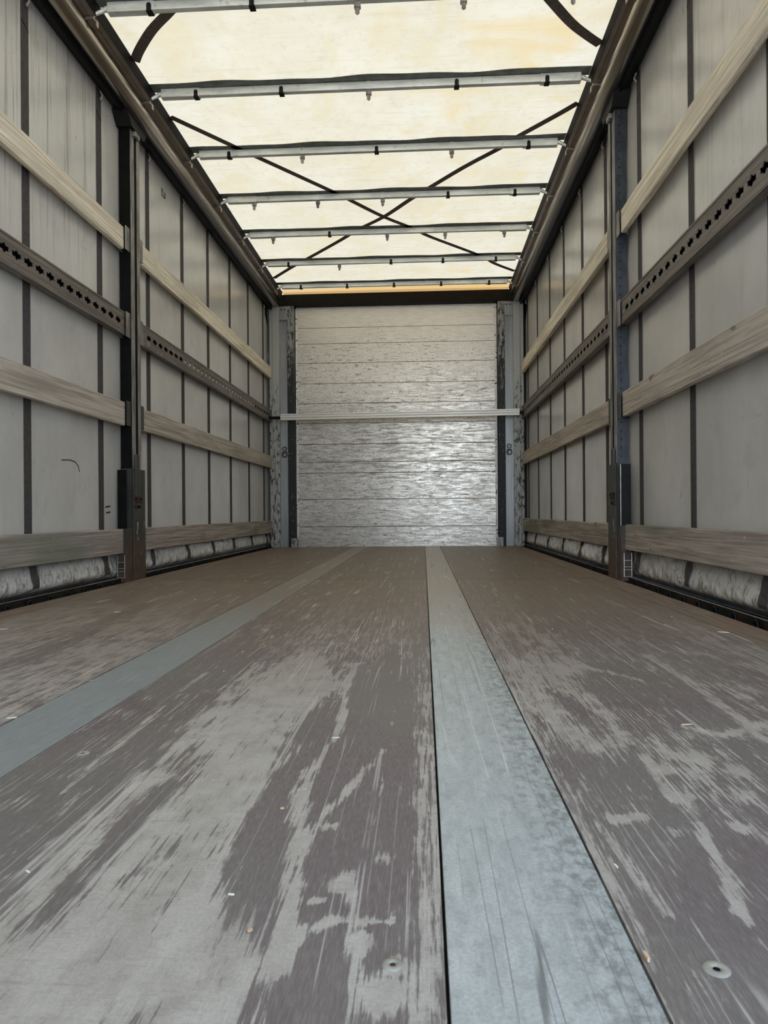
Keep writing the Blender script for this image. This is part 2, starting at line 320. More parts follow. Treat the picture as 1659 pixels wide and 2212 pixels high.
# ------------------------------------------------------------------ mesh helpers
class MB:
    def __init__(s): s.v = []; s.f = []; s.sm = False
    def add(s, vs, fs):
        b = len(s.v); s.v += [tuple(map(float, q)) for q in vs]; s.f += [tuple(b + i for i in t) for t in fs]; return s
    def box(s, x0, x1, y0, y1, z0, z1, c=0.0):
        x0, x1 = sorted((x0, x1)); y0, y1 = sorted((y0, y1)); z0, z1 = sorted((z0, z1))
        c = min(c, (x1 - x0) * .45, (y1 - y0) * .45, (z1 - z0) * .45)
        if c <= 0:
            vs = [(x, y, z) for x in (x0, x1) for y in (y0, y1) for z in (z0, z1)]
            return s.add(vs, [(0, 1, 3, 2), (4, 6, 7, 5), (0, 4, 5, 1), (2, 3, 7, 6), (0, 2, 6, 4), (1, 5, 7, 3)])
        bm = bmesh.new(); bmesh.ops.create_cube(bm, size=1)
        bmesh.ops.scale(bm, vec=(x1 - x0, y1 - y0, z1 - z0), verts=bm.verts)
        bmesh.ops.translate(bm, vec=((x0 + x1) / 2, (y0 + y1) / 2, (z0 + z1) / 2), verts=bm.verts)
        bmesh.ops.bevel(bm, geom=list(bm.edges), offset=c, segments=2, profile=0.6, affect='EDGES', clamp_overlap=True)
        bm.verts.index_update()
        s.add([q.co[:] for q in bm.verts], [[q.index for q in t.verts] for t in bm.faces]); bm.free(); return s
    def prism(s, prof, a0, a1, axis='y'):
        n = len(prof); vs = []
        for a in (a0, a1):
            for p, q in prof:
                vs.append((p, a, q) if axis == 'y' else ((p, q, a) if axis == 'z' else (a, p, q)))
        fs = [(i, (i + 1) % n, n + (i + 1) % n, n + i) for i in range(n)] + [tuple(range(n))[::-1], tuple(range(n, 2 * n))]
        return s.add(vs, fs)
    def tube(s, pts, rad, n=10, cap=True):
        pts = [Vector(p) for p in pts]; rings = []
        for i, p in enumerate(pts):
            d = (pts[min(i + 1, len(pts) - 1)] - pts[max(i - 1, 0)]).normalized()
            a = d.orthogonal().normalized() if i == 0 else (rings[-1][1] - d * rings[-1][1].dot(d)).normalized()
            b = d.cross(a); rr = rad[i] if isinstance(rad, (list, tuple)) else rad
            rings.append(([p + (a * math.cos(2 * math.pi * k / n) + b * math.sin(2 * math.pi * k / n)) * rr for k in range(n)], a))
        vs = [q for rg in rings for q in rg[0]]; fs = []
        for i in range(len(pts) - 1):
            for k in range(n): fs.append((i * n + k, i * n + (k + 1) % n, (i + 1) * n + (k + 1) % n, (i + 1) * n + k))
        if cap: fs += [tuple(range(n))[::-1], tuple(range((len(pts) - 1) * n, len(pts) * n))]
        return s.add(vs, fs)
    def ribbon(s, pts, wd, th, nrm=(0, 0, 1)):
        """flat band of width wd and thickness th along pts, lying square to nrm"""
        nrm = Vector(nrm); pts = [Vector(p) for p in pts]; vs = []
        for i, p in enumerate(pts):
            d = (pts[min(i + 1, len(pts) - 1)] - pts[max(i - 1, 0)]).normalized(); sd_ = d.cross(nrm).normalized()
            for a, b in ((-1, 0), (1, 0), (1, 1), (-1, 1)): vs.append(p + sd_ * a * wd / 2 + nrm * b * th)
        fs = []
        for i in range(len(pts) - 1):
            for k in range(4): fs.append((i * 4 + k, i * 4 + (k + 1) % 4, (i + 1) * 4 + (k + 1) % 4, (i + 1) * 4 + k))
        n = len(pts) - 1; fs += [(3, 2, 1, 0), (n * 4, n * 4 + 1, n * 4 + 2, n * 4 + 3)]
        return s.add(vs, fs)
    def disc(s, c, rad, axis='z', h=0.001, n=16, ry=None):
        prof = [(math.cos(2 * math.pi * k / n) * rad, math.sin(2 * math.pi * k / n) * (ry or rad)) for k in range(n)]
        if axis == 'z': return s.prism([(c[0] + p, c[1] + q) for p, q in prof], c[2], c[2] + h, 'z')
        if axis == 'y': return s.prism([(c[0] + p, c[2] + q) for p, q in prof], c[1], c[1] + h, 'y')
        return s.prism([(c[1] + p, c[2] + q) for p, q in prof], c[0], c[0] + h, 'x')

def org(o): return Vector(o.get('_org', (0, 0, 0))) if False else ORG.get(o.name, Vector((0, 0, 0)))
ORG = {}
def build(name, mb, mat, parent=None, origin=None, smooth=False):
    """one mesh object; vertices are given in world space"""
    base = ORG[parent.name] if parent else Vector(origin if origin else (0, 0, 0))
    own = base
    me = bpy.data.meshes.new(name)
    me.from_pydata([tuple(Vector(q) - own) for q in mb.v], [], mb.f)
    bm = bmesh.new(); bm.from_mesh(me); bmesh.ops.recalc_face_normals(bm, faces=bm.faces); bm.to_mesh(me); bm.free()
    if smooth:
        for p in me.polygons: p.use_smooth = True
    me.materials.append(MAT[mat] if isinstance(mat, str) else mat)
    o = bpy.data.objects.new(name, me); COL.objects.link(o)
    if parent: o.parent = parent
    else: o.location = base
    ORG[o.name] = own
    return o
def tag(o, label, cat, group=None):
    o['label'] = label; o['category'] = cat
    if group: o['group'] = group
    return o
def thing(name, label, cat, loc, group=None):
    o = bpy.data.objects.new(name, None); COL.objects.link(o); o.location = loc; o.empty_display_size = 0.05
    ORG[o.name] = Vector(loc); return tag(o, label, cat, group)
def structure(o): o['kind'] = 'structure'; return o

Y0, D = -0.55, 7.10        # open rear end and front wall
PX = 1.225                # floor edge
CX = 1.29                 # curtain plane

# ------------------------------------------------------------------ floor
POLY = [  # (wear, points) regions seen on the boards
 (0.86, [(-0.3, 0.0), (0.157, 0.0), (0.157, 0.469), (0.155, 0.522), (0.131, 0.567), (0.091, 0.629), (0.073, 0.697), (0.063, 0.781), (0.07, 0.906), (0.055, 1.076), (0.079, 1.202), (0.104, 1.397), (-0.018, 1.75), (-0.06, 1.60), (-0.08, 1.321), (-0.08, 1.095), (-0.068, 0.934), (-0.05, 0.743), (-0.056, 0.6), (-0.15, 0.45)]),
 (0.06, [(0.108, 1.361), (0.15, 1.56), (0.19, 1.75), (0.228, 1.568), (0.245, 1.30), (0.262, 1.20), (0.262, 0.882), (0.258, 0.474), (0.258, 0.1), (0.16, 0.1), (0.157, 0.469), (0.158, 0.544), (0.143, 0.581), (0.121, 0.607), (0.091, 0.629), (0.073, 0.697), (0.063, 0.781), (0.07, 0.906), (0.061, 1.123)]),
 (0.20, [(-0.28, 0.4), (-0.28, 1.75), (-0.19, 1.9), (-0.124, 1.662), (-0.111, 1.143), (-0.104, 0.9), (-0.11, 0.741), (-0.132, 0.644), (-0.2, 0.45)]),
 (0.08, [(-0.07, 0.611), (-0.075, 0.742), (-0.069, 0.855), (-0.048, 0.971), (-0.038, 0.902), (-0.043, 0.79), (-0.048, 0.692), (-0.052, 0.6)]),
 (0.10, [(-0.012, 0.655), (-0.008, 0.71), (-0.001, 0.69), (-0.004, 0.65)]),
 (0.72, [(0.44, 1.60), (0.52, 1.72), (0.613, 1.575), (0.573, 1.163), (0.583, 0.991), (0.574, 0.864), (0.53, 0.90), (0.508, 0.989), (0.456, 1.088)]),
 (0.15, [(0.50, 1.30), (0.515, 1.42), (0.53, 1.30), (0.545, 1.10), (0.53, 1.06)]),
 (0.10, [(0.501, 0.989), (0.582, 1.029), (0.552, 0.863), (0.531, 0.863)]),
 (0.22, [(0.437, 0.98), (0.47, 1.02), (0.50, 0.80), (0.50, 0.60), (0.44, 0.55)]),
 (0.14, [(0.50, 0.80), (0.61, 0.80), (0.64, 0.60), (0.55, 0.2), (0.45, 0.2), (0.44, 0.48), (0.46, 0.60)]),
 (0.18, [(0.56, 1.45), (0.66, 1.60), (0.80, 1.35), (0.70, 1.12), (0.61, 1.15)]),
 (0.60, [(-1.1, 1.2), (-1.1, 2.6), (-0.62, 2.6), (-0.43, 2.0), (-0.43, 1.1)]),
 (0.30, [(-0.70, 1.5), (-0.82, 2.6), (-0.78, 2.7), (-0.62, 1.6)]),
]
LINES = [  # (width, wear, points) rubbed tracks
 (0.007, 0.95, [(0.115, 1.6), (0.109, 1.436), (0.128, 1.15), (0.129, 1.056), (0.112, 0.907)]),
 (0.010, 0.95, [(0.112, 0.907), (0.118, 0.821), (0.136, 0.709), (0.14, 0.638), (0.150, 0.574), (0.158, 0.527)]),
 (0.007, 0.9, [(0.207, 1.017), (0.174, 0.879), (0.148, 0.785), (0.136, 0.709)]),
 (0.007, 0.9, [(0.154, 0.544), (0.174, 0.582), (0.195, 0.593), (0.231, 0.591)]),
 (0.006, 0.85, [(0.193, 0.674), (0.204, 0.59), (0.214, 0.52), (0.217, 0.40)]),
 (0.006, 0.8, [(0.452, 0.784), (0.465, 0.652), (0.471, 0.608)]), (0.009, 0.9, [(0.57, 1.01), (0.556, 0.857), (0.585, 0.865)]),
 (0.012, 0.9, [(0.475, 0.797), (0.507, 0.804)]), (0.010, 0.8, [(0.79, 1.7), (0.79, 1.413), (0.77, 1.076)]),
 (0.010, 0.8, [(0.674, 1.141), (0.712, 1.096), (0.814, 1.17)]), (0.006, 0.85, [(0.562, 0.788), (0.545, 0.70), (0.531, 0.60)]),
 (0.016, 0.75, [(-0.105, 1.6), (-0.095, 1.1), (-0.085, 0.8), (-0.09, 0.55)]), (0.006, 0.75, [(-0.20, 1.5), (-0.19, 1.1), (-0.18, 0.85)]),
 (0.02, 0.62, [(0.268, 1.4), (0.271, 0.1)]), (0.008, 0.62, [(0.435, 1.8), (0.437, 0.1)]),
 (0.01, 0.75, [(0.47, 2.3), (0.46, 1.8), (0.475, 1.5)]), (0.01, 0.75, [(0.56, 2.3), (0.58, 1.9), (0.60, 1.6), (0.70, 1.45)]), (0.01, 0.7, [(0.52, 2.2), (0.53, 1.8), (0.55, 1.6)]),
]
BLOB = [(0.187, 0.647, 0.010), (0.17, 0.62, 0.006), (0.163, 0.768, 0.007), (0.241, 0.534, 0.009), (0.225, 0.70, 0.008), (0.215, 0.56, 0.010), (0.233, 0.50, 0.014), (0.53, 0.77, 0.009), (0.60, 0.78, 0.008), (0.58, 0.95, 0.012), (0.64, 1.0, 0.02), (0.67, 0.95, 0.015), (0.53, 0.62, 0.006)]
def sdist(P, poly):
    P = P * np.array([1.0, 0.35]); V = np.array(poly) * np.array([1.0, 0.35]); d = np.full(len(P), 1e9); ins = np.zeros(len(P), bool)
    for i in range(len(V)):
        a, b = V[i], V[(i + 1) % len(V)]; ab = b - a; t = np.clip(((P - a) @ ab) / (ab @ ab + 1e-12), 0, 1)
        d = np.minimum(d, np.hypot(*(P - a - t[:, None] * ab).T))
        c_ = ((a[1] > P[:, 1]) != (b[1] > P[:, 1])); x_ = (b[0] - a[0]) * (P[:, 1] - a[1]) / (b[1] - a[1] + 1e-12) + a[0]
        ins ^= c_ & (P[:, 0] < x_)
    return np.where(ins, d, -d)
def ldist(P, pts):
    d = np.full(len(P), 1e9); V = np.array(pts)
    for a, b in zip(V[:-1], V[1:]):
        ab = b - a; t = np.clip(((P - a) @ ab) / (ab @ ab), 0, 1); d = np.minimum(d, np.hypot(*(P - a - t[:, None] * ab).T))
    return d
def wear_of(P):
    x, y = P.T
    wv = 0.40 + 0.10 * np.sin(x * 9 + 1) * np.sin(y * 1.1 + x * 3) + 0.06 * np.sin(x * 31 + y)
    for val, poly in POLY:
        t = np.clip(sdist(P, poly) / 0.05 + 0.5, 0, 1); t = t * t * (3 - 2 * t); wv = wv * (1 - t) + val * t
    for wd, val, pts in LINES:
        t = np.clip(1.35 - ldist(P, pts) / (wd * 1.1), 0, 1) * 0.85; wv = wv * (1 - t) + val * t
    for bx, by, br in BLOB:
        t = np.clip(1.6 - np.hypot(x - bx, (y - by) * 0.8) / br, 0, 1); wv = wv * (1 - t) + 0.95 * t
    return wv
fl = MB()
ys = list(np.arange(Y0, 0.2, 0.1)) + list(np.arange(0.2, 1.9, 0.010)) + list(np.arange(1.9, 3.6, 0.05))
ys2 = list(np.arange(3.605, D, 0.1)) + [D]
ys = ys + [3.600]
def lane(x0, x1, yy):
    n = max(2, int((x1 - x0) / 0.0075)) if yy[0] < 0 else max(2, int((x1 - x0) / 0.04))
    xs = np.linspace(x0, x1, n + 1); b = len(fl.v)
    for y in yy:
        for x in xs: fl.v.append((float(x), float(y), 0.0))
    m_ = n + 1
    for j in range(len(yy) - 1):
        for i in range(n): fl.f.append((b + j * m_ + i, b + j * m_ + i + 1, b + (j + 1) * m_ + i + 1, b + (j + 1) * m_ + i))
    # skirt so each board has an edge
    for xs_, rev in ((x0, 0), (x1, 1)):
        fl.add([(xs_, yy[0], 0), (xs_, yy[-1], 0), (xs_, yy[-1], -0.012), (xs_, yy[0], -0.012)], [(0, 1, 2, 3)])
for x0, x1 in ((-1.113, -0.4215), (-0.2840, 0.2790), (0.4290, 1.113)):
    lane(x0, x1, ys); lane(x0, x1, ys2)
fo = structure(build('floor', fl, 'floor_plywood'))
at = fo.data.attributes.new('wear', 'FLOAT', 'POINT')
at.data.foreach_set('value', wear_of(np.array([q[:2] for q in fl.v])).astype(np.float32))
structure(build('floor_base', MB().box(-1.224, 1.224, Y0, D, -0.05, -0.012), 'underlay'))
for i, s in enumerate((-1, 1)):
    structure(build('trim_%d' % (i + 1), MB().box(s * 1.116, s * PX, Y0, D, -0.012, 0.0005, 0.001), 'edge_plywood'))
tag(build('floor_strip', MB().box(-0.4195, -0.2862, Y0, D - 0.005, -0.011, 0.0, 0.0012), 'strip_zinc', origin=(-0.353, 3, 0)),
    'galvanised steel strip sunk in the floor, left of the middle boards', 'metal strip')
tag(build('floor_strip', MB().box(0.2817, 0.4266, Y0, D - 0.005, -0.011, 0.0, 0.0012), 'strip_zinc', origin=(0.354, 3, 0)),
    'galvanised steel strip sunk in the floor, running up to the camera right of the middle', 'metal strip')

# ------------------------------------------------------------------ front wall of planks
bw = MB(); zs = [0.0, 0.20, 0.475, 0.74, 0.85, 1.03, 1.24, 1.44, 1.64, 1.845, 2.04, 2.20, 2.412]
for a, b in zip(zs[:-1], zs[1:]):
    bw.box(-1.0, 1.0, D, D + 0.03, a + (0.0012 if a else 0), b - 0.0012, 0.003)
structure(build('wall_front', bw, 'bulkhead_alloy'))
structure(build('wall_front_backing', MB().box(-1.262, 1.34, D + 0.031, D + 0.05, -0.05, 2.55), 'black_steel'))

# rear end: left leaf shut, right leaf swung open
structure(build('door_1', MB().box(-1.26, 0.12, Y0 - 0.05, Y0 - 0.02, -0.02, 2.50, 0.004), 'fascia_metal'))
structure(build('trim_3', MB().box(-1.27, 1.27, Y0 - 0.05, Y0 - 0.005, 2.505, 2.60, 0.004), 'black_steel'))

# ------------------------------------------------------------------ corner posts
def mir(s, a, b): return (s * a, s * b)
for s, side in ((-1, 'left'), (1, 'right')):
    dx = 0.0
    t = thing('corner_post', 'worn steel corner post with a pale sunken channel, %s of the plank wall' % side, 'post', (s * 1.11, D - 0.07, 0), 'corner posts of the front wall')
    yf, yb = D - 0.07, D + 0.03
    build('outer_flange', MB().box(*mir(s, 1.160, 1.228), yf, yb, 0, 2.41, 0.004), 'corner_rough', t)
    build('edge_lip', MB().box(*mir(s, 1.229, 1.262), yf + 0.012, yb, 0, 2.41, 0.004), 'corner_rough', t)
    build('leak_blocker', MB().box(*mir(s, 1.2625, 1.34), 7.137, 7.150, -0.05, 2.50), 'black_steel', t)  # added plate, blocks daylight leaking in at the curtain's front corner
    build('inset_channel', MB().box(*mir(s, 1.078, 1.161), yf + 0.028, yb, 0, 2.28, 0.0), 'corner_inset', t)
    build('inner_flange', MB().box(*mir(s, 1.012, 1.079), yf, yb, 0, 2.41, 0.004), 'corner_dark', t)
    cp = build('top_plate', MB().box(*mir(s, 1.079, 1.160), yf + 0.002, yb, 2.272, 2.41, 0.003), 'corner_inset', t)
    hb = MB()
    for q in (1.10, 1.135): hb.disc((s * q, yf + 0.0005, 2.375), 0.008, 'y', 0.0016, 10)
    build('bolt', hb, 'ink', cp)
    build('rivet_strip', MB().box(*mir(s, 0.984, 1.006), D - 0.006, D - 0.0005, 0.06, 2.405, 0.001), 'rivet_strip', t)
    build('foot', MB().box(*mir(s, 0.990, 1.05), yf - 0.004, yf - 0.0005, 0, 0.09, 0.002), 'corner_rough', t)
    # stamped marks: two rings with a dot
    mk = MB(); yq = yf + 0.0275
    for zc, rr in ((0.985, 0.024), (0.925, 0.030)):
        n = 24; b0 = len(mk.v); cxq = s * 1.118
        for rad in (rr, rr * 0.60):
            for h in (0, -0.0015):
                for k in range(n): mk.v.append((cxq + rad * math.cos(2 * math.pi * k / n), yq + h, zc + rad * math.sin(2 * math.pi * k / n)))
        for k in range(n):
            k2 = (k + 1) % n
            mk.f += [(b0 + n + k, b0 + n + k2, b0 + 3 * n + k2, b0 + 3 * n + k), (b0 + k, b0 + k2, b0 + n + k2, b0 + n + k), (b0 + 2 * n + k, b0 + 2 * n + k2, b0 + 3 * n + k2, b0 + 3 * n + k)]
        mk.disc((cxq + 0.002, yq - 0.0015, zc), 0.0045, 'y', 0.0015, 10)
    mk.box(s * 1.118 - 0.026, s * 1.118 + 0.026, yq - 0.0016, yq, 0.949, 0.957)
    mk.box(s * 1.118 - 0.012, s * 1.118 - 0.006, yq - 0.0016, yq, 0.915, 0.945)
    build('stamped_mark', mk, 'ink', t)

hd = thing('header_beam', 'black brown steel beam across the top of the plank wall', 'beam', (0, D, 2.41))
build('beam', MB().box(-1.14, 1.14, D - 0.075, D + 0.03, 2.412, 2.523, 0.004).box(-1.14, 1.14, D + 0.02, D + 0.03, 2.50, 2.546), 'header_steel', hd)
build('end_block', MB().box(-1.21, -1.12, D - 0.10, D + 0.02, 2.405, 2.50, 0.006), 'black_steel', hd)
build('end_block', MB().box(1.12, 1.21, D - 0.10, D + 0.02, 2.405, 2.50, 0.006), 'black_steel', hd)

# ------------------------------------------------------------------ load bar
lb = thing('load_bar', 'ribbed aluminium load bar spanning the width in front of the plank wall', 'bar', (0.04, 6.9, 1.29))
def lz(x): return 1.2815 + (x + 1.124) * 0.0069
bx = MB()
for z0, z1, y in ((-0.030, -0.012, 6.885), (-0.012, -0.006, 6.900), (-0.006, 0.011, 6.882), (0.011, 0.018, 6.900), (0.018, 0.030, 6.885)):
    vs = []
    for x in (-1.124, 1.198):
        for yy in (y, 6.93):
            for zz in (z0, z1): vs.append((x, yy, lz(x) + zz))
    bx.add(vs, [(0, 1, 3, 2), (4, 6, 7, 5), (0, 4, 5, 1), (2, 3, 7, 6), (0, 2, 6, 4), (1, 5, 7, 3)])
build('bar_profile', bx, 'bar_alloy', lb)
for a, b in ((-1.124, -1.243), (1.198, 1.243)):
    z = lz(a); build('end_plug', MB().box(a, b, 6.893, 6.922, z - 0.018, z + 0.010, 0.003).box(b, b - 0.012 * (1 if b > 0 else -1), 6.888, 6.928, z - 0.024, z + 0.016, 0.002), 'header_steel', lb)

# ------------------------------------------------------------------ side curtains
def cprof(z, bulge=1.0):
    """inward offset of the curtain from its plane at height z"""
    pts = [(0.030, -0.012), (0.036, 0.014), (0.046, 0.030), (0.062, 0.036), (0.09, 0.033), (0.12, 0.025), (0.15, 0.015), (0.19, 0.005), (0.23, 0.0), (3, 0.0)]
    for (a, p), (b, q) in zip(pts[:-1], pts[1:]):
        if z <= b:
            t = max(0, (z - a) / (b - a)); return (p + (q - p) * t) * (bulge if p > 0 or q > 0 else 1)
    return 0.0
STR = {-1: [-0.35, 0.27, 0.88, 1.50, 2.10, 2.716, 3.355, 3.960, 4.541, 5.095, 5.68, 6.285, 6.88], 1: [-0.31, 0.30, 0.91, 1.52, 2.13, 2.749, 3.388, 4.001, 4.584, 5.172, 5.744, 6.358, 6.935]}
ZS = [0.030, 0.033, 0.036, 0.043, 0.05, 0.062, 0.075, 0.092, 0.11, 0.128, 0.145, 0.162, 0.18, 0.205, 0.23, 0.4, 0.8, 1.2, 1.6, 1.905, 1.930, 1.942, 1.950, 2.0, 2.35, 2.40, 2.44]
def wob(y, z):
    if not 0.045 < z < 0.19: return 0.0
    return 0.0030 * math.sin(y * 23 + z * 45) * math.sin(y * 7.3) + 0.0022 * math.sin(y * 51 - z * 90 + 2 * math.sin(y * 5))
def bulge_at(s, y):
    d = min(abs(y - q) for q in STR[s]); far = min(1, max(0, (y - 3.6) / 0.4)) if s > 0 else 0.25
    return (0.35 if 3.44 < y < 3.78 or y > 6.98 else 1.0) * (0.80 + (0.34 * far - 0.02) * min(1, d / 0.2) + 0.12 * math.sin(y * 3.1 + s) + 0.07 * math.sin(y * 9 + s))
for s in (-1, 1):
    side = 'left' if s < 0 else 'right'
    t = thing('side_curtain', 'grey fabric curtain with dark vertical straps closing the %s side' % side, 'curtain', (s * CX, 3.0, 0.03), 'side curtains')
    cy = sorted(set([round(Y0 + 0.025 * i, 3) for i in range(int((7.08 - Y0) / 0.025) + 1)] + [7.087, 7.098, 7.112, 7.125, 7.095, 7.135]))
    zs_ = ZS + ([2.335, 2.362] if s < 0 else []); zs_ = sorted(zs_)
    cb = MB(); m_ = len(zs_)
    for y in cy:
        bl_ = bulge_at(s, y)
        for z in zs_: cb.v.append((s * (CX - cprof(z, bl_) - wob(y, z)), y, z))
    for i in range(len(cy) - 1):
        for j in range(m_ - 1):
            ym, zm = (cy[i] + cy[i + 1]) / 2, (zs_[j] + zs_[j + 1]) / 2
            if s < 0 and ((7.095 < ym < 7.112 and 1.930 < zm < 1.95) or (7.112 < ym < 7.125 and 1.905 < zm < 1.93) or (7.087 < ym < 7.098 and 2.335 < zm < 2.362)): continue
            cb.f.append((i * m_ + j, i * m_ + j + 1, (i + 1) * m_ + j + 1, (i + 1) * m_ + j))
    build('fabric', cb, 'curtain_streaked' if s < 0 else 'curtain_clean', t, smooth=True)
    for yq in STR[s]:
        sb = MB(); wd = 0.052; vs = []
        zz = [z for z in ZS if 0.05 <= z <= 2.43 and z not in (1.905, 1.930, 1.942, 1.950)]
        for z in zz:
            for a in (-1, 1):
                y = yq + a * wd / 2; x = CX - cprof(z, bulge_at(s, y)) - wob(y, z) - (0.0012 if z < 0.2 else 0)
                vs += [(s * (x - 0.0028), y, z), (s * (x - 0.0005), y, z)]
        fs = []
        for i in range(len(zz) - 1):
            b = i * 4; fs += [(b, b + 2, b + 6, b + 4), (b + 1, b + 5, b + 7, b + 3), (b, b + 4, b + 5, b + 1), (b + 2, b + 3, b + 7, b + 6)]
        fs += [(0, 1, 3, 2), (len(vs) - 4, len(vs) - 2, len(vs) - 1, len(vs) - 3)]
        sb.add(vs, fs); st = build('webbing_strap', sb, 'strap_web', t)
        if yq > 2:
            # seam of the strap's doubled top end
            build('strap_seam', MB().add([(s * (CX - 0.0034), yq - wd / 2, 2.285), (s * (CX - 0.0034), yq + wd / 2, 2.262), (s * (CX - 0.0034), yq + wd / 2, 2.257), (s * (CX - 0.0034), yq - wd / 2, 2.280),
                                          (s * (CX - 0.0026), yq - wd / 2, 2.285), (s * (CX - 0.0026), yq + wd / 2, 2.262), (s * (CX - 0.0026), yq + wd / 2, 2.257), (s * (CX - 0.0026), yq - wd / 2, 2.280)],
                                         [(0, 1, 2, 3), (7, 6, 5, 4), (0, 4, 5, 1), (1, 5, 6, 2), (2, 6, 7, 3), (3, 7, 4, 0)]), 'dark_slot', st)
            hk = MB().tube([(s * (CX - 0.012), yq, 2.345), (s * (CX - 0.022), yq, 2.365), (s * (CX - 0.012), yq, 2.39)], 0.004, 8).disc((s * (CX - 0.012), yq, 2.352), 0.007, 'x', -s * 0.004, 10)
            build('roller_hook', hk, 'bolt_zinc', st)
            rv = MB()
            for a in (-0.012, 0.012): rv.disc((s * (CX - 0.0245), yq + a, 0.152), 0.006, 'x', s * 0.004, 8)
            build('rivet', rv, 'bolt_zinc', st)
    # dark gusset in the upper front corner
    build('corner_gusset', MB().prism([(6.975, 2.40), (7.14, 2.40), (7.14, 2.19), (7.086, 2.23), (7.0, 2.30), (6.975, 2.305)] if s > 0 else [(6.975, 2.40), (7.084, 2.40), (7.084, 2.235), (7.0, 2.30), (6.975, 2.305)], s * (CX - 0.003), s * (CX - 0.001), 'x'), 'header_steel', t)
    if s < 0:
        mk = MB()
        def stroke(pts, wd): mk.ribbon([(-CX + 0.0008, y, z) for y, z in pts], wd, 0.0008, (1, 0, 0))
        stroke([(4.190, 2.302), (4.188, 2.262), (4.246, 2.262), (4.249, 2.292)], 0.009)
        stroke([(4.207, 2.304), (4.206, 2.278)], 0.007)
        stroke([(4.230, 2.276), (4.230, 2.294)], 0.006)
        build('printed_mark', mk, 'ink', t)
        mk = MB()
        stroke([(2.98, 0.578), (3.05, 0.583), (3.10, 0.578), (3.13, 0.560), (3.14, 0.535)], 0.004)
        build('pen_mark', mk, 'ink', t)
        mk = MB(); stroke([(3.400, 0.378), (3.455, 0.382)], 0.007); build('pen_mark', mk, 'ink', t)
        mk = MB(); stroke([(3.408, 0.350), (3.455, 0.353)], 0.007); build('pen_mark', mk, 'ink', t)

# ------------------------------------------------------------------ sills outside the floor edge
for s in (-1, 1):
    side = 'left' if s < 0 else 'right'
    t = thing('side_sill', 'black steel sill with lashing hooks under the %s curtain' % side, 'sill', (s * 1.27, 3, -0.03), 'sills along the floor edges')
    build('channel', MB().prism([(s * a, b) for a, b in ((1.2255, -0.05), (1.335, -0.05), (1.335, 0.075), (1.315, 0.075), (1.315, 0.012), (1.262, 0.012), (1.262, -0.028), (1.2255, -0.028))], Y0, 7.13), 'sill_steel', t)
    build('raised_lip', MB().box(*mir(s, 1.2545, 1.2615), Y0, 7.05, -0.027, 0.018, 0.0015), 'sill_steel', t)
    build('rub_edge', MB().box(*mir(s, 1.2550, 1.2610), Y0, 7.05, 0.0182, 0.0195), 'bolt_zinc' if s > 0 else 'sill_steel', t)
    y = 2.02 if s > 0 else 2.06
    while y < 7.0:
        if not 3.46 < y < 3.76:
            hk = MB(); n = 10
            for k in range(n):
                a0, a1 = math.pi * k / n, math.pi * (k + 1) / n
                hk.tube([(s * 1.249, y + 0.018 * math.cos(a0), -0.022 + 0.034 * math.sin(a0)), (s * 1.249, y + 0.018 * math.cos(a1), -0.022 + 0.034 * math.sin(a1))], 0.0042, 6)
            build('lashing_hook', hk, 'black_steel', t, smooth=True)
        y += 0.148

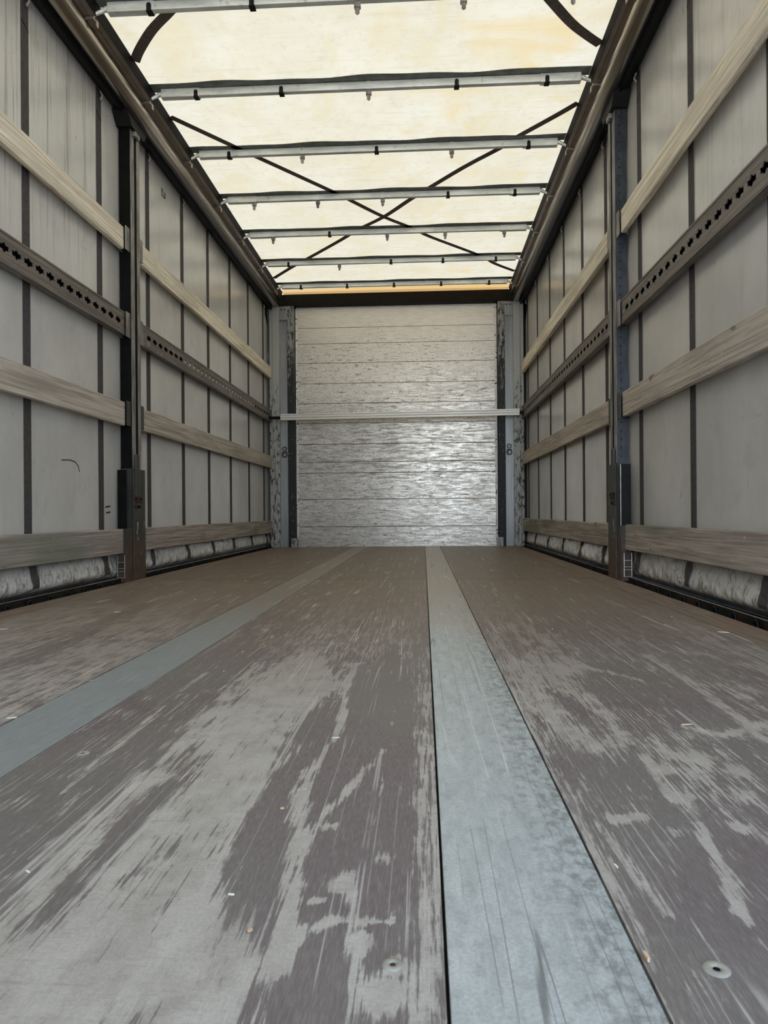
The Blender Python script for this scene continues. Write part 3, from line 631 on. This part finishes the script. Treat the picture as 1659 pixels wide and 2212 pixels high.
# ------------------------------------------------------------------ side posts
LZ = {1: (1.690, 1.804), 2: (1.247, 1.368), 3: (0.795, 0.915), 4: (0.145, 0.268)}
for s in (-1, 1):
    side = 'left' if s < 0 else 'right'
    t = thing('side_post', 'dark steel post standing half way along the %s curtain, rusty at its foot' % side, 'post', (s * 1.24, 3.61, 0), 'side posts')
    build('column', MB().prism([(s * a, b) for a, b in ((1.225, 3.576), (1.225, 3.622), (1.247, 3.622), (1.247, 3.654), (1.225, 3.654), (1.225, 3.692), (1.262, 3.692), (1.262, 3.576))], 0.55, 2.34, 'z'), 'post_worn', t)
    build('groove_shade', MB().box(*mir(s, 1.2262, 1.2475), 3.6225, 3.6535, 0.62, 2.335), 'dark_slot', t)  # near-flush black box painting the shade inside the column's recess
    pp = build('perforated_plate', MB().box(*mir(s, 1.2262, 1.283), 3.5705, 3.5755, 0.27, 2.34, 0.001), 'plate_skylit' if s > 0 else 'plate_shaded', t)
    sl = build('lower_sleeve', MB().prism([(s * a, b) for a, b in ((1.219, 3.493), (1.219, 3.728), (1.268, 3.728), (1.268, 3.493))], 0.0, 0.27, 'z').prism([(s * a, b) for a, b in ((1.2192, 3.548), (1.2192, 3.724), (1.268, 3.724), (1.268, 3.548))], 0.27, 0.575, 'z'), 'post_steel', t)
    build('ridge', MB().box(*mir(s, 1.2135, 1.2195), 3.563, 3.573, 0.004, 0.575, 0.002), 'post_steel', sl)
    build('sliding_bar', MB().box(*mir(s, 1.212, 1.2250), 3.596, 3.640, 0.43, 0.652, 0.008), 'post_steel', t)
    build('latch_catch', MB().box(*mir(s, 1.2120, 1.2192), 3.580, 3.668, 0.400, 0.432, 0.003).box(*mir(s, 1.2125, 1.2192), 3.592, 3.650, 0.372, 0.388, 0.002), 'rust_patch', t)
    for a, b, c_, d_, e_ in ((1.2110, 3.610, 3.640, 0.374, 0.386), (1.2105, 3.578, 3.600, 0.418, 0.424), (1.2105, 3.645, 3.668, 0.418, 0.424)):
        build('latch_slot', MB().box(*mir(s, a, 1.2122), b, c_, d_, e_), 'dark_slot', t)
    build('side_plate', MB().box(*mir(s, 1.220, 1.267), 3.487, 3.4925, 0.27, 0.565, 0.001), 'plate_shaded' if s < 0 else 'black_steel', t)
    if s > 0: build('plate_lit_edge', MB().box(*mir(s, 1.2172, 1.2196), 3.4862, 3.4925, 0.27, 0.565), 'bright_edge', t)  # pale strip painting the lit edge of the right plate
    # small welded frame by the foot
    fr_ = MB(); ra = 0.0022; xa, xb = s * 1.232, s * 1.268; y = 3.486
    for x in (xa, xb): fr_.tube([(x, y, 0.022), (x, y, 0.136)], ra, 6)
    for z in (0.022, 0.055, 0.069, 0.100): fr_.tube([(xa, y, z), (xb, y, z)], ra * 0.8, 6)
    build('foot_bracket', fr_, 'bolt_zinc' if s < 0 else 'bright_edge', t)
    for k_, (z0, z1) in LZ.items():
        for y0, y1 in ((3.522, 3.575), (3.693, 3.741)):
            if k_ == 4: continue
            z0_ = z0 - 0.003; z1_ = z1 + 0.003
            build('lath_pocket', MB().prism([(s * a, b) for a, b in ((1.229, y0), (1.229, y1), (1.272, y1), (1.272, y0), (1.268, y0), (1.268, y1 - 0.003), (1.233, y1 - 0.003), (1.233, y0))] if y0 < 3.6 else [(s * a, b) for a, b in ((1.229, y0), (1.229, y1), (1.233, y1), (1.233, y0 + 0.003), (1.268, y0 + 0.003), (1.268, y1), (1.272, y1), (1.272, y0))], z0_, z1_, 'z'), 'post_worn' if k_ < 3 else 'post_steel', t)
    build('top_bracket', MB().prism([(a, b) for a, b in ((3.55, 2.325), (3.71, 2.325), (3.75, 2.375), (3.75, 2.395), (3.50, 2.395), (3.50, 2.38))], s * 1.205, s * 1.285, 'x'), 'black_steel', t)
    build('clamp_tip', MB().box(*mir(s, 1.206, 1.224), 3.60, 3.66, 2.300, 2.326, 0.004), 'post_worn', t)
    build('paint_chip', MB().box(*mir(s, 1.2184, 1.2190), 3.617, 3.628, 0.265, 0.300).box(*mir(s, 1.2184, 1.2190), 3.610, 3.618, 0.235, 0.262).box(*mir(s, 1.2184, 1.2190), 3.622, 3.627, 0.205, 0.222), 'grey_plug', t)

# ------------------------------------------------------------------ laths and perforated rails
HOLE = [(-.030, -.010), (-.013, -.0085), (-.005, -.0175), (.005, -.0175), (.013, -.0085), (.030, -.010), (.030, .010), (.013, .0085), (.005, .0175), (-.005, .0175), (-.013, .0085), (-.030, .010)]
def wood_lath(s, y0, y1, z0, z1, mat, label, group):
    # slightly uneven edges and face
    mb = MB(); n = int((y1 - y0) / 0.06); xf, xb = 1.240, 1.2655; rr = random.Random(int(z0 * 1000 + y0 * 77 + s)); vs = []
    for i in range(n + 1):
        y = y0 + (y1 - y0) * i / n; a = rr.uniform(-1, 1) * 0.0012; b = rr.uniform(-1, 1) * 0.0012; c_ = 0.003
        prof = [(xf + c_, z0 + a), (xb - c_, z0 + a), (xb, z0 + a + c_), (xb, z1 + b - c_), (xb - c_, z1 + b), (xf + c_, z1 + b), (xf, z1 + b - c_ - rr.uniform(0, .0012)), (xf, z0 + a + c_ + rr.uniform(0, .0012))]
        vs += [(s * p, y, q) for p, q in prof]
    fs = []
    for i in range(n):
        for k in range(8): fs.append((i * 8 + k, i * 8 + (k + 1) % 8, (i + 1) * 8 + (k + 1) % 8, (i + 1) * 8 + k))
    fs += [tuple(range(8)), tuple(range(n * 8, n * 8 + 8))]
    mb.add(vs, fs)
    return tag(build('wooden_lath', mb, mat, origin=(s * 1.25, (y0 + y1) / 2, z0)), label, 'lath', group)
def combi_rail(s, y0, y1, z0, z1, hy0, pitch, label, plugs=None):
    t = thing('perforated_rail', label, 'rail', (s * 1.25, (y0 + y1) / 2, z0), 'perforated rails')
    xf = 1.238; zc = 1.309; mb = MB()
    ycs = []; y = hy0
    while y - 0.036 > y0: y -= pitch
    y += pitch
    while y < y1 - 0.036: ycs.append(y); y += pitch
    edges = [y0] + [(a + b) / 2 for a, b in zip(ycs[:-1], ycs[1:])] + [y1]
    for i, yc in enumerate(ycs):
        a, b = edges[i], edges[i + 1]; vs = []
        hole = [(yc + p, zc + q) for p, q in HOLE]
        for d in (0, 0.004): vs += [(s * (xf + d), p, q) for p, q in hole]
        rim = [(a, zc - .014), (yc - .011, z0), (yc - .006, z0), (yc + .006, z0), (yc + .011, z0), (b, zc - .014), (b, zc + .014), (yc + .011, z1), (yc + .006, z1), (yc - .006, z1), (yc - .011, z1), (a, zc + .014)]
        base = len(vs); vs += [(s * xf, p, q) for p, q in rim]
        cor = {0: (a, z0), 5: (b, z0), 6: (b, z1), 11: (a, z1)}; ci = {}
        for k_, q in cor.items(): ci[k_] = len(vs); vs.append((s * xf, *q))
        fs = []
        for k_ in range(12):
            k2 = (k_ + 1) % 12
            fs.append((k_, k2, 12 + k2, 12 + k_))
            if k_ == 0: fs.append((0, 1, base + 1, ci[0], base + 0))
            elif k_ == 4: fs.append((4, 5, base + 5, ci[5], base + 4))
            elif k_ == 6: fs.append((6, 7, base + 7, ci[6], base + 6))
            elif k_ == 10: fs.append((10, 11, base + 11, ci[11], base + 10))
            else: fs.append((k_, k2, base + k2, base + k_))
        mb.add(vs, fs)
    # top and bottom returns, shallow ridges
    mb.box(*mir(s, xf, 1.266), y0, y1, z0, z0 + 0.003); mb.box(*mir(s, xf, 1.266), y0, y1, z1 - 0.003, z1)
    bm_ = build('face_plate', mb, 'rail_alloy', t)
    build('lower_ridge', MB().box(*mir(s, xf - 0.0018, xf), y0, y1, z0 + 0.001, z0 + 0.010, 0.0006), 'rail_alloy', bm_)
    build('upper_ridge', MB().box(*mir(s, xf - 0.0018, xf), y0, y1, z1 - 0.010, z1 - 0.001, 0.0006), 'rail_alloy', bm_)
    build('back_web', MB().box(*mir(s, 1.258, 1.261), y0, y1, z0 + 0.004, z1 - 0.004), 'dark_slot', t)
    if plugs:
        for yc in ycs:
            if plugs[0] < yc < plugs[1]: build('hole_plug', MB().box(*mir(s, xf + 0.0045, xf + 0.009), yc - .031, yc + .031, zc - .018, zc + .010), 'grey_plug', t)
    return t
NB, FB = (1.0, 3.522), (3.741, 7.028)
ORD = {1: 'topmost', 3: 'middle', 4: 'lowest'}
for s in (-1, 1):
    side = 'left' if s < 0 else 'right'
    for k_ in (1, 3, 4):
        z0, z1 = LZ[k_]; mat = {1: 'wood_bleached', 3: 'wood_grey', 4: 'wood_brown'}[k_]
        look = {1: 'bleached', 3: 'grey', 4: 'dirty brown'}[k_]
        nb = NB if k_ < 4 else (NB[0], 3.4925); fb = FB if k_ < 4 else (3.7285, FB[1])
        dz = 0.004 * s if k_ != 4 else 0.006 * (s > 0)
        wood_lath(s, *nb, z0 + dz, z1 + dz, mat, '%s wooden lath, %s on the %s, between camera and %s post' % (look, ORD[k_], side, side), 'wooden laths')
        wood_lath(s, *fb, z0 + dz, z1 + dz, mat, '%s wooden lath, %s on the %s, between %s post and plank wall' % (look, ORD[k_], side, side), 'wooden laths')
    z0, z1 = LZ[2]
    combi_rail(s, *NB, z0, z1, 3.449 if s < 0 else 3.434, 0.0803, 'dark metal rail with star shaped holes, %s side, between camera and %s post' % (side, side))
    combi_rail(s, *FB, z0, z1, 3.845 if s < 0 else 3.804, 0.0865, 'dark metal rail with star shaped holes, %s side, between %s post and plank wall' % (side, side), (4.42, 6.3) if s < 0 else None)

# ------------------------------------------------------------------ roof edge rails
for s in (-1, 1):
    side = 'left' if s < 0 else 'right'
    t = thing('roof_rail', 'round brown metallic roof rail with black track along the top of the %s curtain' % side, 'rail', (s * 1.2, 3, 2.43), 'roof rails')
    n = 28; tb = MB().tube([(s * 1.194, Y0, 2.430), (s * 1.194, 7.0, 2.430)], 0.0425, n)
    tb_o = build('tube', tb, 'tube_alloy', t, smooth=False)
    for p in tb_o.data.polygons:
        if len(p.vertices) == 4: p.use_smooth = True
    build('fascia', MB().prism([(s * a, b) for a, b in ((1.122, 2.484), (1.136, 2.476), (1.142, 2.4735), (1.146, 2.477), (1.172, 2.474), (1.176, 2.50), (1.122, 2.50))], Y0, 7.02), 'fascia_metal', t)
    build('gasket', MB().prism([(s * a, b) for a, b in ((1.1205, 2.482), (1.1205, 2.547), (1.130, 2.547), (1.130, 2.501), (1.1215, 2.501), (1.1215, 2.482))], Y0, 7.02), 'gasket_rubber', t)
    build('curtain_track', MB().prism([(s * a, b) for a, b in ((1.236, 2.415), (1.228, 2.398), (1.235, 2.372), (1.280, 2.396), (1.284, 2.47), (1.236, 2.47))], Y0, 7.03), 'black_track', t)
    build('track_lip', MB().tube([(s * 1.2305, Y0, 2.394), (s * 1.2305, 7.02, 2.394)], 0.0035, 8), 'black_steel', t)
    build('top_plate', MB().box(*mir(s, 1.1305, 1.34), Y0, 7.13, 2.5015, 2.51), 'black_steel', t)
    build('outer_wall', MB().box(*mir(s, 1.302, 1.34), Y0, 7.13, 2.40, 2.501), 'black_steel', t)

# ------------------------------------------------------------------ roof bows
BY = [2.985, 3.613, 4.240, 4.870, 5.495, 6.140, 6.765]
KIND = {0: 'cthhh', 1: 'cbhtt', 2: 'ththt', 3: 'hhhtt', 4: 'hthhh', 5: 'thttt', 6: 'ttttt'}
CLX = [-0.89, -0.445, 0.004, 0.452, 0.905]
WH = ['cut by the top edge of the photo', 'second from the camera', 'third from the camera', 'fourth, just before the straps cross', 'fifth, just beyond the strap crossing', 'second from the plank wall', 'nearest the plank wall']
WZ = 2.543
for i, yb in enumerate(BY):
    t = thing('roof_bow', 'galvanised steel roof bow under the pale tarpaulin, ' + WH[i], 'roof bow', (0, yb, 2.5), 'roof bows')
    y0, y1 = yb - 0.002, yb + 0.026
    build('crossbar', MB().box(-0.89, 0.90, y0, y1, 2.503, 2.541, 0.003), 'galvanised', t)
    for s in (-1, 1):
        e_ = build('end_sleeve', MB().box(*mir(s, 0.872, 1.075), y0 - 0.004, y1 + 0.004, 2.499, 2.5425, 0.004), 'galvanised', t)
        build('hook_arm', MB().tube([(s * 1.06, yb + 0.008, 2.522), (s * 1.085, yb + 0.008, 2.520), (s * 1.102, yb + 0.004, 2.508), (s * 1.122, yb - 0.004, 2.494), (s * 1.145, yb - 0.006, 2.4755), (s * 1.152, yb - 0.006, 2.466)], [0.013, 0.012, 0.009, 0.008, 0.008, 0.007], 10), 'galvanised', e_, smooth=True)
        build('rail_bracket', MB().box(*mir(s, 1.126, 1.165), yb - 0.02, yb + 0.03, 2.462, 2.474, 0.002).box(*mir(s, 1.123, 1.128), yb + 0.002, yb + 0.022, 2.445, 2.474, 0.001), 'fascia_metal', t)
    for x, kd in zip(CLX, KIND[i]):
        mb = MB()
        if kd == 'h':
            mb.box(x - 0.011, x + 0.011, y0 - 0.0025, y0 - 0.0002, 2.500, 2.5405, 0.0008)
            c_ = build('hanging_clip', mb, 'galvanised', t)
            build('buckle', MB().box(x - 0.014, x + 0.014, y0 + 0.002, y1 - 0.004, 2.476, 2.4985, 0.003).prism([(x - 0.010, 2.477), (x + 0.010, 2.477), (x + 0.009, 2.452), (x, 2.445), (x - 0.009, 2.452)], y0 + 0.007, y0 + 0.011), 'post_worn', c_)
        else:
            mb.box(x - 0.013, x + 0.013, y0 - 0.006, y1 + 0.002, 2.494, 2.4985, 0.001)
            mb.prism([(x - 0.010, 2.4985)] + [(x - 0.010 * math.cos(a), 2.520 + 0.010 * math.sin(a)) for a in (0, .5, 1.0, 1.57, 2.1, 2.6, 3.14)] + [(x + 0.010, 2.4985)], y0 - 0.0075, y0 - 0.0042)
            build('clamp_tab', mb, 'black_steel', t)

# ------------------------------------------------------------------ roof tarpaulin with its webbing
t = thing('roof_tarpaulin', 'translucent cream roof tarpaulin glowing with daylight, stained yellow on the right', 'tarpaulin', (0, 3, 2.545))
rm = MB(); xs = np.linspace(-1.1285, 1.1285, 29); yy = np.linspace(Y0, 7.16, 84)
for y in yy:
    for x in xs:
        rm.v.append((float(x), float(y), 2.5475 + 0.004 * math.sin((y - 2.985) / 0.63 * math.pi) ** 2 * (1 - abs(x) / 1.13)))
for j in range(len(yy) - 1):
    for i in range(len(xs) - 1): rm.f.append((j * 29 + i, j * 29 + i + 1, (j + 1) * 29 + i + 1, (j + 1) * 29 + i))
build('sheet', rm, 'roof_fabric', t, smooth=True)
for i, yb in enumerate(BY):   # sleeve strips over the bows, with a wavy near edge
    sb = MB(); n = 48; ph = R.uniform(0, 6); amp = 0.008; vs = []
    for k_ in range(n + 1):
        x = -1.119 + 2.238 * k_ / n
        wv = amp * (math.sin(x * 7.5 + ph) + 0.5 * math.sin(x * 17 + ph * 2)) * (1 - (abs(x) / 1.13) ** 4)
        yn = yb - 0.042 - wv
        vs += [(x, yn, 2.5445), (x, yb + 0.03, 2.5445), (x, yb + 0.03, 2.5465), (x, yn, 2.5465)]
    fs = []
    for k_ in range(n):
        for q in range(4): fs.append((k_ * 4 + q, k_ * 4 + (q + 1) % 4, (k_ + 1) * 4 + (q + 1) % 4, (k_ + 1) * 4 + q))
    fs += [(0, 1, 2, 3), (n * 4 + 3, n * 4 + 2, n * 4 + 1, n * 4)]
    sb.add(vs, fs); build('bow_sleeve', sb, 'sleeve_web', t)
def web(pts, wd=0.040, dz=0.0):
    P = [Vector((x, y, 2.5445 + dz)) for x, y in pts]; out = []
    for i in range(len(P) - 1):   # smooth the path
        p0, p1, p2, p3 = P[max(i - 1, 0)], P[i], P[i + 1], P[min(i + 2, len(P) - 1)]
        for q in range(4):
            u_ = q / 4; out.append(0.5 * ((2 * p1) + (p2 - p0) * u_ + (2 * p0 - 5 * p1 + 4 * p2 - p3) * u_ ** 2 + (3 * p1 - p0 - 3 * p2 + p3) * u_ ** 3))
    out.append(P[-1]); build('webbing_strap', MB().ribbon(out, wd, 0.0008), 'roof_web', t)
web([(-1.119, 3.385), (-1.06, 3.30), (-0.95, 3.17), (-0.83, 3.06), (-0.70, 2.93), (-0.4, 2.5), (0.0, 2.0)], 0.048)
web([(1.119, 3.41), (1.04, 3.34), (0.95, 3.25), (0.84, 3.11), (0.70, 2.92), (0.4, 2.5), (0.0, 2.02)], 0.048, 0.001)
web([(-1.119, 3.87), (-0.82, 4.25), (-0.73, 4.36), (-0.29, 4.91), (-0.21, 5.02), (-0.01, 5.29), (0.23, 5.55), (0.34, 5.70), (0.78, 6.16), (0.92, 6.36), (1.119, 6.57)], 0.040)
web([(1.119, 3.89), (1.02, 4.01), (0.81, 4.25), (0.74, 4.35), (0.54, 4.57), (0.27, 4.91), (0.17, 5.04), (-0.01, 5.29), (-0.24, 5.53), (-0.37, 5.70), (-0.64, 6.02), (-0.89, 6.31), (-1.119, 6.60)], 0.040, 0.001)

# ------------------------------------------------------------------ floor fixings and litter
def screw(x, y, rad, label, mat='bolt_zinc'):
    o = thing('floor_screw', label, 'screw', (x, y, 0), 'floor screws')
    n = 20; mb = MB(); b = 0
    prof = [(rad, 0.0002), (rad * 0.92, 0.0012), (rad * 0.55, 0.0014), (rad * 0.30, 0.0008), (rad * 0.28, 0.0002)]
    for pr, pz in prof:
        for k_ in range(n): mb.v.append((x + pr * math.cos(2 * math.pi * k_ / n), y + pr * math.sin(2 * math.pi * k_ / n), pz))
    for i in range(len(prof) - 1):
        for k_ in range(n): mb.f.append((i * n + k_, i * n + (k_ + 1) % n, (i + 1) * n + (k_ + 1) % n, (i + 1) * n + k_))
    build('head', mb, mat, o, smooth=True)
    build('socket', MB().disc((x, y, 0.0002), rad * 0.27, 'z', 0.0003, 10), 'dark_slot' if rad > 0.0095 else 'rust_patch', o)
screw(0.480, 0.539, 0.0100, 'round screw head with a dark socket in the boards right of the bright strip')
screw(0.240, 0.534, 0.0082, 'worn screw head in the middle boards beside the bright strip')
screw(-0.222, 0.988, 0.0094, 'dull screw head in the middle boards near the left strip')
def chip(x, y, ln, wd, rot, mat, label, name='wood_splinter', th=0.0018):
    mb = MB(); ca, sa = math.cos(rot), math.sin(rot)
    prof = [(-ln / 2, -wd * .2), (-ln * .3, -wd / 2), (ln * .35, -wd * .45), (ln / 2, wd * .1), (ln * .25, wd / 2), (-ln * .4, wd * .4)]
    mb.prism([(x + p * ca - q * sa, y + p * sa + q * ca) for p, q in prof], 0.0006, th, 'z')
    tag(build(name, mb, mat, origin=(x, y, 0)), label, 'splinter', 'splinters on the floor')
chip(0.131, 1.067, 0.012, 0.003, 0.1, 'wood_chip', 'white wood splinter on the dark patch of the middle boards')
chip(0.432, 0.549, 0.003, 0.009, 0.1, 'orange_chip', 'orange wood splinter in the seam right of the bright strip', th=0.004)
chip(-0.426, 1.155, 0.016, 0.004, 0.35, 'wood_chip', 'long white splinter on the left edge of the left strip')
chip(0.101, 0.81, 0.005, 0.004, 0.3, 'orange_chip', 'small orange flake on the middle boards')
chip(0.092, 0.625, 0.006, 0.0018, -0.1, 'wood_chip', 'pale sliver on the light worn boards left of the dark patch')
chip(-0.113, 0.657, 0.006, 0.0018, -0.5, 'wood_chip', 'pale sliver near the bottom left corner of the photo')
chip(0.122, 0.572, 0.005, 0.0035, 0.8, 'orange_chip', 'orange flake at the foot of the light worn track')
chip(0.680, 1.150, 0.018, 0.0045, 0.1, 'orange_chip', 'orange tinted sliver on the boards right of the bright strip')
chip(1.095, 2.02, 0.030, 0.008, -0.5, 'wood_chip', 'white splinter by the right floor edge')
chip(-0.80, 2.42, 0.022, 0.006, 0.1, 'wood_chip', 'white splinter on the boards left of the left strip')
chip(-1.00, 2.05, 0.05, 0.006, 0.5, 'wood_chip', 'thin pale splinter near the left floor edge')
chip(0.447, 0.69, 0.002, 0.007, 0.2, 'wood_chip', 'white fleck in the seam on the right of the bright strip')
lt = MB()
for _ in range(420):
    y = 0.6 + 6.2 * R.random() ** 0.8; x = R.uniform(-1.1, 1.1); ln = R.uniform(0.0010, 0.0030) * (0.35 + y * 0.40); a = R.uniform(0, 3.14); ca, sa = math.cos(a) * ln, math.sin(a) * ln * 0.8
    lt.add([(x - ca, y - sa, 0.0012), (x + sa * .25, y - ca * .25, 0.0012), (x + ca, y + sa, 0.0016), (x - sa * .25, y + ca * .25, 0.0022), (x, y, 0.0026)], [(0, 1, 4), (1, 2, 4), (2, 3, 4), (3, 0, 4), (3, 2, 1, 0)])
lo = build('debris', lt, 'wood_chip'); lo['kind'] = 'stuff'; tag(lo, 'scattered tiny pale wood crumbs on the floor', 'litter')
